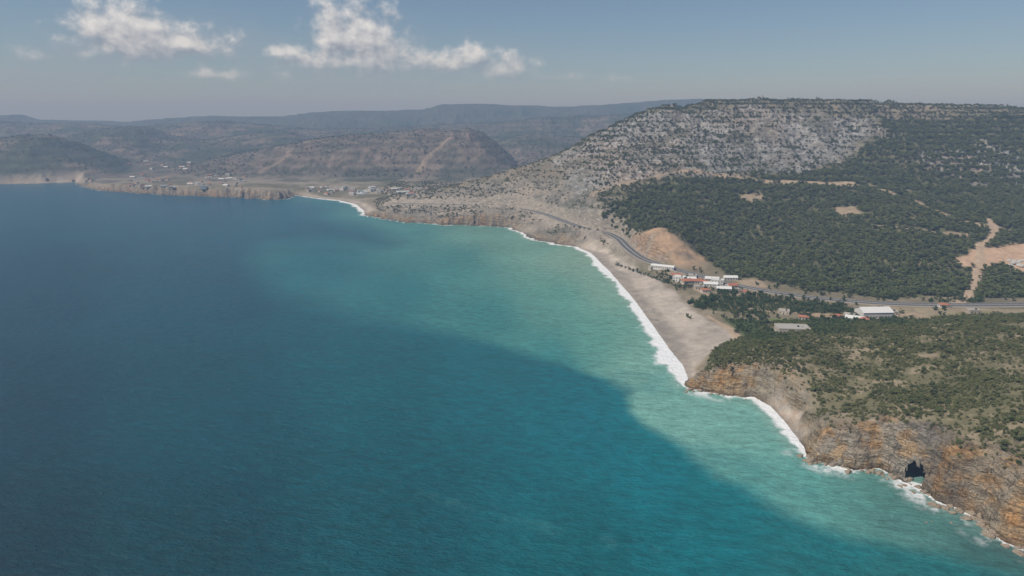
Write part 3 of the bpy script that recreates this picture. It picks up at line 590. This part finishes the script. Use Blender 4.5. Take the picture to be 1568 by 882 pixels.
# ---------------------------------------------------------------- buildings
wallm=[simple('plaster_white',(.58,.56,.52),.9,.08,.3,.15),simple('plaster_cream',(.48,.42,.34),.9,.08,.3,.15)]
roofs=[simple('roof_tile',(.36,.15,.09),.9,.2,1),simple('roof_white',(.62,.61,.58),.7,.06,.3),simple('roof_concrete',(.36,.34,.31),.9,.15,.4)]
glass=simple('window_glass',(.04,.05,.06),.2,.1,1); doorm=simple('door_wood',(.12,.07,.04)); plast=simple('greenhouse_film',(.42,.44,.43),.6,.15,.1)
def house(w,d,h,style,wm,storeys=1):
    M=MB(); M.box(-w/2,w/2,-d/2,d/2,-2,h,0)
    fl=h/storeys
    for s in range(storeys):
        z0=s*fl+.9
        n=max(2,int(w/3))
        for i in range(n):
            cx=-w/2+(i+.5)*w/n
            for sy in(-1,1):
                if s==0 and i==n//2 and sy<0: M.box(cx-.5,cx+.5,-d/2-.06,-d/2+.02,0,2.1,3); continue
                y0=sy*d/2; M.box(cx-.6,cx+.6,y0-.05,y0+.05,z0,z0+1.2,2)
        n=max(2,int(d/3.5))
        for i in range(n):
            cy=-d/2+(i+.5)*d/n
            for sx in(-1,1): x0=sx*w/2; M.box(x0-.05,x0+.05,cy-.6,cy+.6,z0,z0+1.2,2)
    o=.5
    if style=='flat':
        M.box(-w/2-.2,w/2+.2,-d/2-.2,d/2+.2,h,h+.25,1)
        for a in((-w/2-.2,w/2+.2,-d/2-.2,-d/2),(-w/2-.2,w/2+.2,d/2,d/2+.2),(-w/2-.2,-w/2,-d/2,d/2),(w/2,w/2+.2,-d/2,d/2)): M.box(*a,h+.25,h+.8,0)
        M.box(w*.15,w*.15+1.4,-.6,.8,h+.25,h+1.5,2)
    elif style=='gable':
        rh=d*.22
        M.poly([(-w/2-o,-d/2-o,h-.1),(w/2+o,-d/2-o,h-.1),(w/2+o,0,h+rh),(-w/2-o,0,h+rh)],1); M.poly([(-w/2-o,0,h+rh),(w/2+o,0,h+rh),(w/2+o,d/2+o,h-.1),(-w/2-o,d/2+o,h-.1)],1)
        for sx in(-1,1): M.poly([(sx*w/2,-d/2,h),(sx*w/2,d/2,h),(sx*w/2,0,h+rh-.1)],0)
    else:
        rh=d*.22; r_=[(-w/2-o,-d/2-o,h),(w/2+o,-d/2-o,h),(w/2+o,d/2+o,h),(-w/2-o,d/2+o,h)]; a=(-w/2+d/2,0,h+rh); b2=(w/2-d/2,0,h+rh)
        M.poly([r_[0],r_[1],b2,a],1); M.poly([r_[2],r_[3],a,b2],1); M.poly([r_[1],r_[2],b2],1); M.poly([r_[3],r_[0],a],1)
    return M
def mk(w,d,h,style,wi,ri,st=1): return house(w,d,h,style,wi,st).mesh('house_mesh',[wallm[wi],roofs[ri],glass,doorm])
V=[mk(12,9,3.2,'gable',0,0),mk(14,9,6.2,'flat',0,1,2),mk(10,8,3.2,'flat',1,2),mk(16,9,3.4,'gable',0,1),mk(13,10,6.4,'hip',1,0,2),mk(20,12,9.3,'flat',0,2,3),mk(9,7,3.0,'hip',0,0)]
def place(name,me,p_,rot,s=1.0):
    o=bpy.data.objects.new(name,me); scene.collection.objects.link(o); o.location=(p_[0],p_[1],p_[2]); o.rotation_euler=(0,0,rot); o.scale=(s,s,s); return o
ware=mk(30,17,6,'gable',0,1); shed=mk(28,16,4,'flat',1,2); longb=mk(30,8,3.4,'gable',0,1)
def greenh():
    M=MB(); w,L,n=8,26,7
    for j in range(3):
        ox=(j-1)*w
        for i in range(n):
            a0=math.pi*i/n; a1=math.pi*(i+1)/n
            pt=lambda a,yy:(ox-math.cos(a)*w/2,yy,1.2+math.sin(a)*2.2)
            M.poly([pt(a0,-L/2),pt(a0,L/2),pt(a1,L/2),pt(a1,-L/2)],0)
        for yy in(-L/2,L/2): M.poly([(ox-w/2,yy,-1)]+[(ox-math.cos(math.pi*i/n)*w/2,yy,1.2+math.sin(math.pi*i/n)*2.2) for i in range(n+1)]+[(ox+w/2,yy,-1)],0)
    M.poly([(-1.5*w,-L/2,-1),(-1.5*w,L/2,-1),(-1.5*w,L/2,1.2),(-1.5*w,-L/2,1.2)],0); M.poly([(1.5*w,-L/2,-1),(1.5*w,L/2,-1),(1.5*w,L/2,1.2),(1.5*w,-L/2,1.2)],0)
    return M.mesh('greenhouse_mesh',[plast])
gh=greenh()
B=[(1337,484,'w'),(1213,507,'s'),(1015,411,'l'),(1040,431,1),(1055,430,3),(1066,433,0),(1052,437,4),(1078,434,6),(1088,438,3),(1098,436,1),(1070,442,2),(1108,445,3),(1120,440,0),(1090,430,3),(1300,486,2),(1282,487,6),(1308,491,3),(1118,428,3),(1132,446,2),(1000,412,2),(1490,479,2),(1445,470,6),(1230,489,6),(1035,424,0),(1142,450,6),(1080,447,6),(1365,481,2),(1322,492,6),(1200,480,2),(1060,425,2)]
far=[]
R=random.Random(5)
for i in range(56): far.append((R.uniform(195,375),R.uniform(268,290),R.choice([0,1,2,3,6,6,2,'g'])))
for i in range(56): far.append((R.uniform(470,655),R.uniform(287,299),R.choice([0,1,2,3,6,'g','g'])))
for i in range(12): far.append((R.uniform(190,300),R.uniform(248,262),R.choice([0,1,2,3])))
for i in range(8): far.append((R.uniform(60,140),R.uniform(273,279),R.choice([0,1,2])))
LL=land([(p_[0],p_[1]) for p_ in B+far])
for i,(bb,w_) in enumerate(zip(B+far,LL)):
    t_=bb[2]; nearb=i<len(B)
    if w_[2]<2: continue
    if t_=='w': place('warehouse',ware,w_,.05)
    elif t_=='s': place('farm_building',shed,w_,-.1)
    elif t_=='l': place('market_hall',longb,w_,-.5)
    elif t_=='g': place('greenhouse',gh,w_,R.choice([.2,.5,1.7]),.8)
    else: place('house',V[t_],w_,R.uniform(-.6,.3) if nearb else R.uniform(-.6,.6),1.0)
# ---------------------------------------------------------------- sea rocks + rubble heap
rockm=simple('sea_rock',(.25,.20,.145),.9,.4,.6)
def boulders(name,pts,mat,zoff=0):
    M=MB()
    import bmesh
    for (cx,cy,cz_,s_) in pts:
        bm_=bmesh.new(); bmesh.ops.create_icosphere(bm_,subdivisions=2,radius=1)
        sc=Vector((R.uniform(.8,1.4),R.uniform(.8,1.3),R.uniform(.5,.9)))*s_; ph=R.uniform(0,99); o=len(M.v)
        for v in bm_.verts:
            n_=1+.28*math.sin(v.co.x*3.1+ph)*math.cos(v.co.y*2.7+ph)+R.uniform(-.13,.13); M.v.append((cx+v.co.x*sc.x*n_,cy+v.co.y*sc.y*n_,cz_+v.co.z*sc.z*n_))
        for f_ in bm_.faces: M.f.append([o+v.index for v in f_.verts]); M.m.append(0)
        bm_.free()
    o=bpy.data.objects.new(name,M.mesh(name,[mat])); scene.collection.objects.link(o)
pts=[]
for px,py,n_,sz in [(1432,803,3,1.0),(1495,795,10,2.4),(1520,812,10,2.6),(1545,836,6,2.0),(1420,755,7,1.9),(1300,718,8,1.5),(1330,718,7,1.6),(1250,706,8,1.6),(1385,738,8,1.6),(1360,728,7,1.5),(1475,786,9,2.0),(1450,778,7,1.8),(1095,604,6,1.8),(1130,608,5,1.6),(1065,598,5,1.6),(1240,700,6,2.0),(820,368,5,2.5),(600,338,4,3)]:
    g0=G(px,py)
    for i in range(n_): pts.append((g0[0]+R.gauss(0,3.5),g0[1]+R.gauss(0,2.5),R.uniform(-.4,.5),sz*R.uniform(.4,1.2)))
boulders('sea_rocks',pts,rockm)
q0=land([(1548,402),(1560,406),(1540,408),(1565,400)]); pts=[]
for p_ in q0:
    for i in range(5): pts.append((p_[0]+R.gauss(0,5),p_[1]+R.gauss(0,5),p_[2]+.5,R.uniform(2,4)))
boulders('quarry_rubble',pts,simple('pale_rubble',(.42,.40,.37),.95,.2,.4))
# ---------------------------------------------------------------- sun, sky, haze
EL=math.radians(52); tosun=Vector((-.90,-.42,0)).normalized()*math.cos(EL)+Vector((0,0,math.sin(EL)))
sl=bpy.data.lights.new('sun','SUN'); sl.energy=4.4; sl.angle=math.radians(.5); sl.color=(1,.96,.91)
so=bpy.data.objects.new('sun',sl); scene.collection.objects.link(so); so.rotation_euler=tosun.to_track_quat('Z','Y').to_euler(); so.location=(0,0,900)
wd=bpy.data.worlds.new('World'); scene.world=wd; wd.use_nodes=True; b=N(wd.node_tree)
SK=.075
sky=b.n('ShaderNodeTexSky',sky_type='NISHITA'); sky.sun_disc=False; sky.sun_elevation=EL; sky.sun_rotation=math.atan2(tosun.x,tosun.y)%(2*math.pi); sky.air_density=1.0; sky.dust_density=.5; sky.ozone_density=4.0; sky.altitude=200
tc=b.n('ShaderNodeTexCoord'); sx=b.n('ShaderNodeSeparateXYZ'); b.l(tc.outputs['Generated'],sx.inputs[0])
az=b.m('ARCTAN2',sx.outputs[0],sx.outputs[1]); el=b.m('ARCSINE',sx.outputs[2])
def azel(px,py): d_=ray(px,py); return math.atan2(d_[0],d_[1]),math.atan2(d_[2],math.hypot(d_[0],d_[1]))
BL=[(185,46,46,30,1.15),(225,64,70,26,1.15),(280,68,44,20,1.05),(160,72,28,18,.9),(545,62,50,38,1.2),(575,90,54,30,1.15),(505,94,70,24,.9),(432,112,30,18,.6),(692,98,54,22,.9),(722,88,28,20,.95),(776,106,40,26,.85),(445,80,52,16,.5),(935,122,40,10,.35),(860,118,50,12,.35),(30,158,90,14,.4),(330,115,70,14,.4),(50,88,34,18,.3)]
def dens_(az_,el_):
    cb=b.n('ShaderNodeCombineXYZ'); b.l(az_,cb.inputs[0]); b.l(b.m('MULTIPLY',el_,1.25),cb.inputs[1])
    nz=b.noise(cb.outputs[0],34,8,.58); nb_=b.noise(cb.outputs[0],9,3,.5)
    acc=None
    for (px,py,rx,ry,wt) in BL:
        a0,e0=azel(px,py); 
        da=b.m('MULTIPLY',b.m('SUBTRACT',az_,a0),F/rx/1.15); de=b.m('MULTIPLY',b.m('SUBTRACT',el_,e0),F/ry/1.15)
        de=b.m('MAXIMUM',de,b.m('MULTIPLY',de,-1.4))
        v=b.m('SUBTRACT',wt,b.m('SQRT',b.m('ADD',b.m('MULTIPLY',da,da),b.m('MULTIPLY',de,de))))
        acc=v if acc is None else b.m('MAXIMUM',acc,v)
    return b.m('ADD',b.m('MAXIMUM',acc,-1.5),b.m('ADD',b.m('MULTIPLY_ADD',nz,2.8,-1.4),b.m('MULTIPLY_ADD',nb_,.5,-.25)))
d0=dens_(az,el); d1=dens_(b.m('SUBTRACT',az,.006),b.m('ADD',el,.012))
alpha=b.m('MULTIPLY',b.ss(-.3,.75,d0),.95); alpha=b.m('MULTIPLY',alpha,b.ss(.0,.10,el))
lit=b.m('MULTIPLY_ADD',b.m('SUBTRACT',d0,d1),.8,.42,clamp=True)  # cloud sunlit and shaded sides painted into the colour from density difference sunward
ccol=b.mix(lit,(.30/SK,.33/SK,.39/SK),(.84/SK,.83/SK,.82/SK))
cb=b.n('ShaderNodeCombineXYZ'); b.l(az,cb.inputs[0]); b.l(b.m('MULTIPLY',el,3),cb.inputs[1]); vz=b.noise(cb.outputs[0],6,6,.6)
veil=b.m('MULTIPLY',b.m('MULTIPLY',b.ss(.35,.7,vz),b.ss(.18,.04,el)),b.m('MULTIPLY',b.ss(.25,-.2,az),.5))
base=b.mix(veil,sky.outputs[0],(.34/SK,.38/SK,.45/SK))
front=b.ss(-.01,.01,sx.outputs[1])
colr=b.mix(b.m('MULTIPLY',alpha,front),base,ccol)
bg=b.n('ShaderNodeBackground'); bg.inputs[1].default_value=SK; b.l(colr,bg.inputs[0]); wo=b.n('ShaderNodeOutputWorld'); b.l(bg.outputs[0],wo.inputs[0])
# haze layer
M=MB(); M.box(-16000,16000,-3000,16000,-40,430,0)
m,b=newmat('haze'); ou=b.n('ShaderNodeOutputMaterial'); vs=b.n('ShaderNodeVolumeScatter'); va=b.n('ShaderNodeVolumeAbsorption'); ad=b.n('ShaderNodeAddShader')
vs.inputs['Color'].default_value=(.44,.65,1,1); vs.inputs['Density'].default_value=.00018; vs.inputs['Anisotropy'].default_value=0
va.inputs['Color'].default_value=(.5,.5,.6,1); va.inputs['Density'].default_value=.00008
b.l(vs.outputs[0],ad.inputs[0]); b.l(va.outputs[0],ad.inputs[1]); b.l(ad.outputs[0],ou.inputs['Volume'])
ho=bpy.data.objects.new('haze',M.mesh('haze',[m])); scene.collection.objects.link(ho)
# ---------------------------------------------------------------- camera
cd=bpy.data.cameras.new('camera'); cd.sensor_width=36; cd.lens=F/1568*36; cd.clip_start=1; cd.clip_end=60000
cam=bpy.data.objects.new('camera',cd); scene.collection.objects.link(cam); cam.location=(0,0,CAMH); cam.rotation_euler=(math.radians(90)-PITCH,0,0); scene.camera=cam
print('done',time.time()-T0)
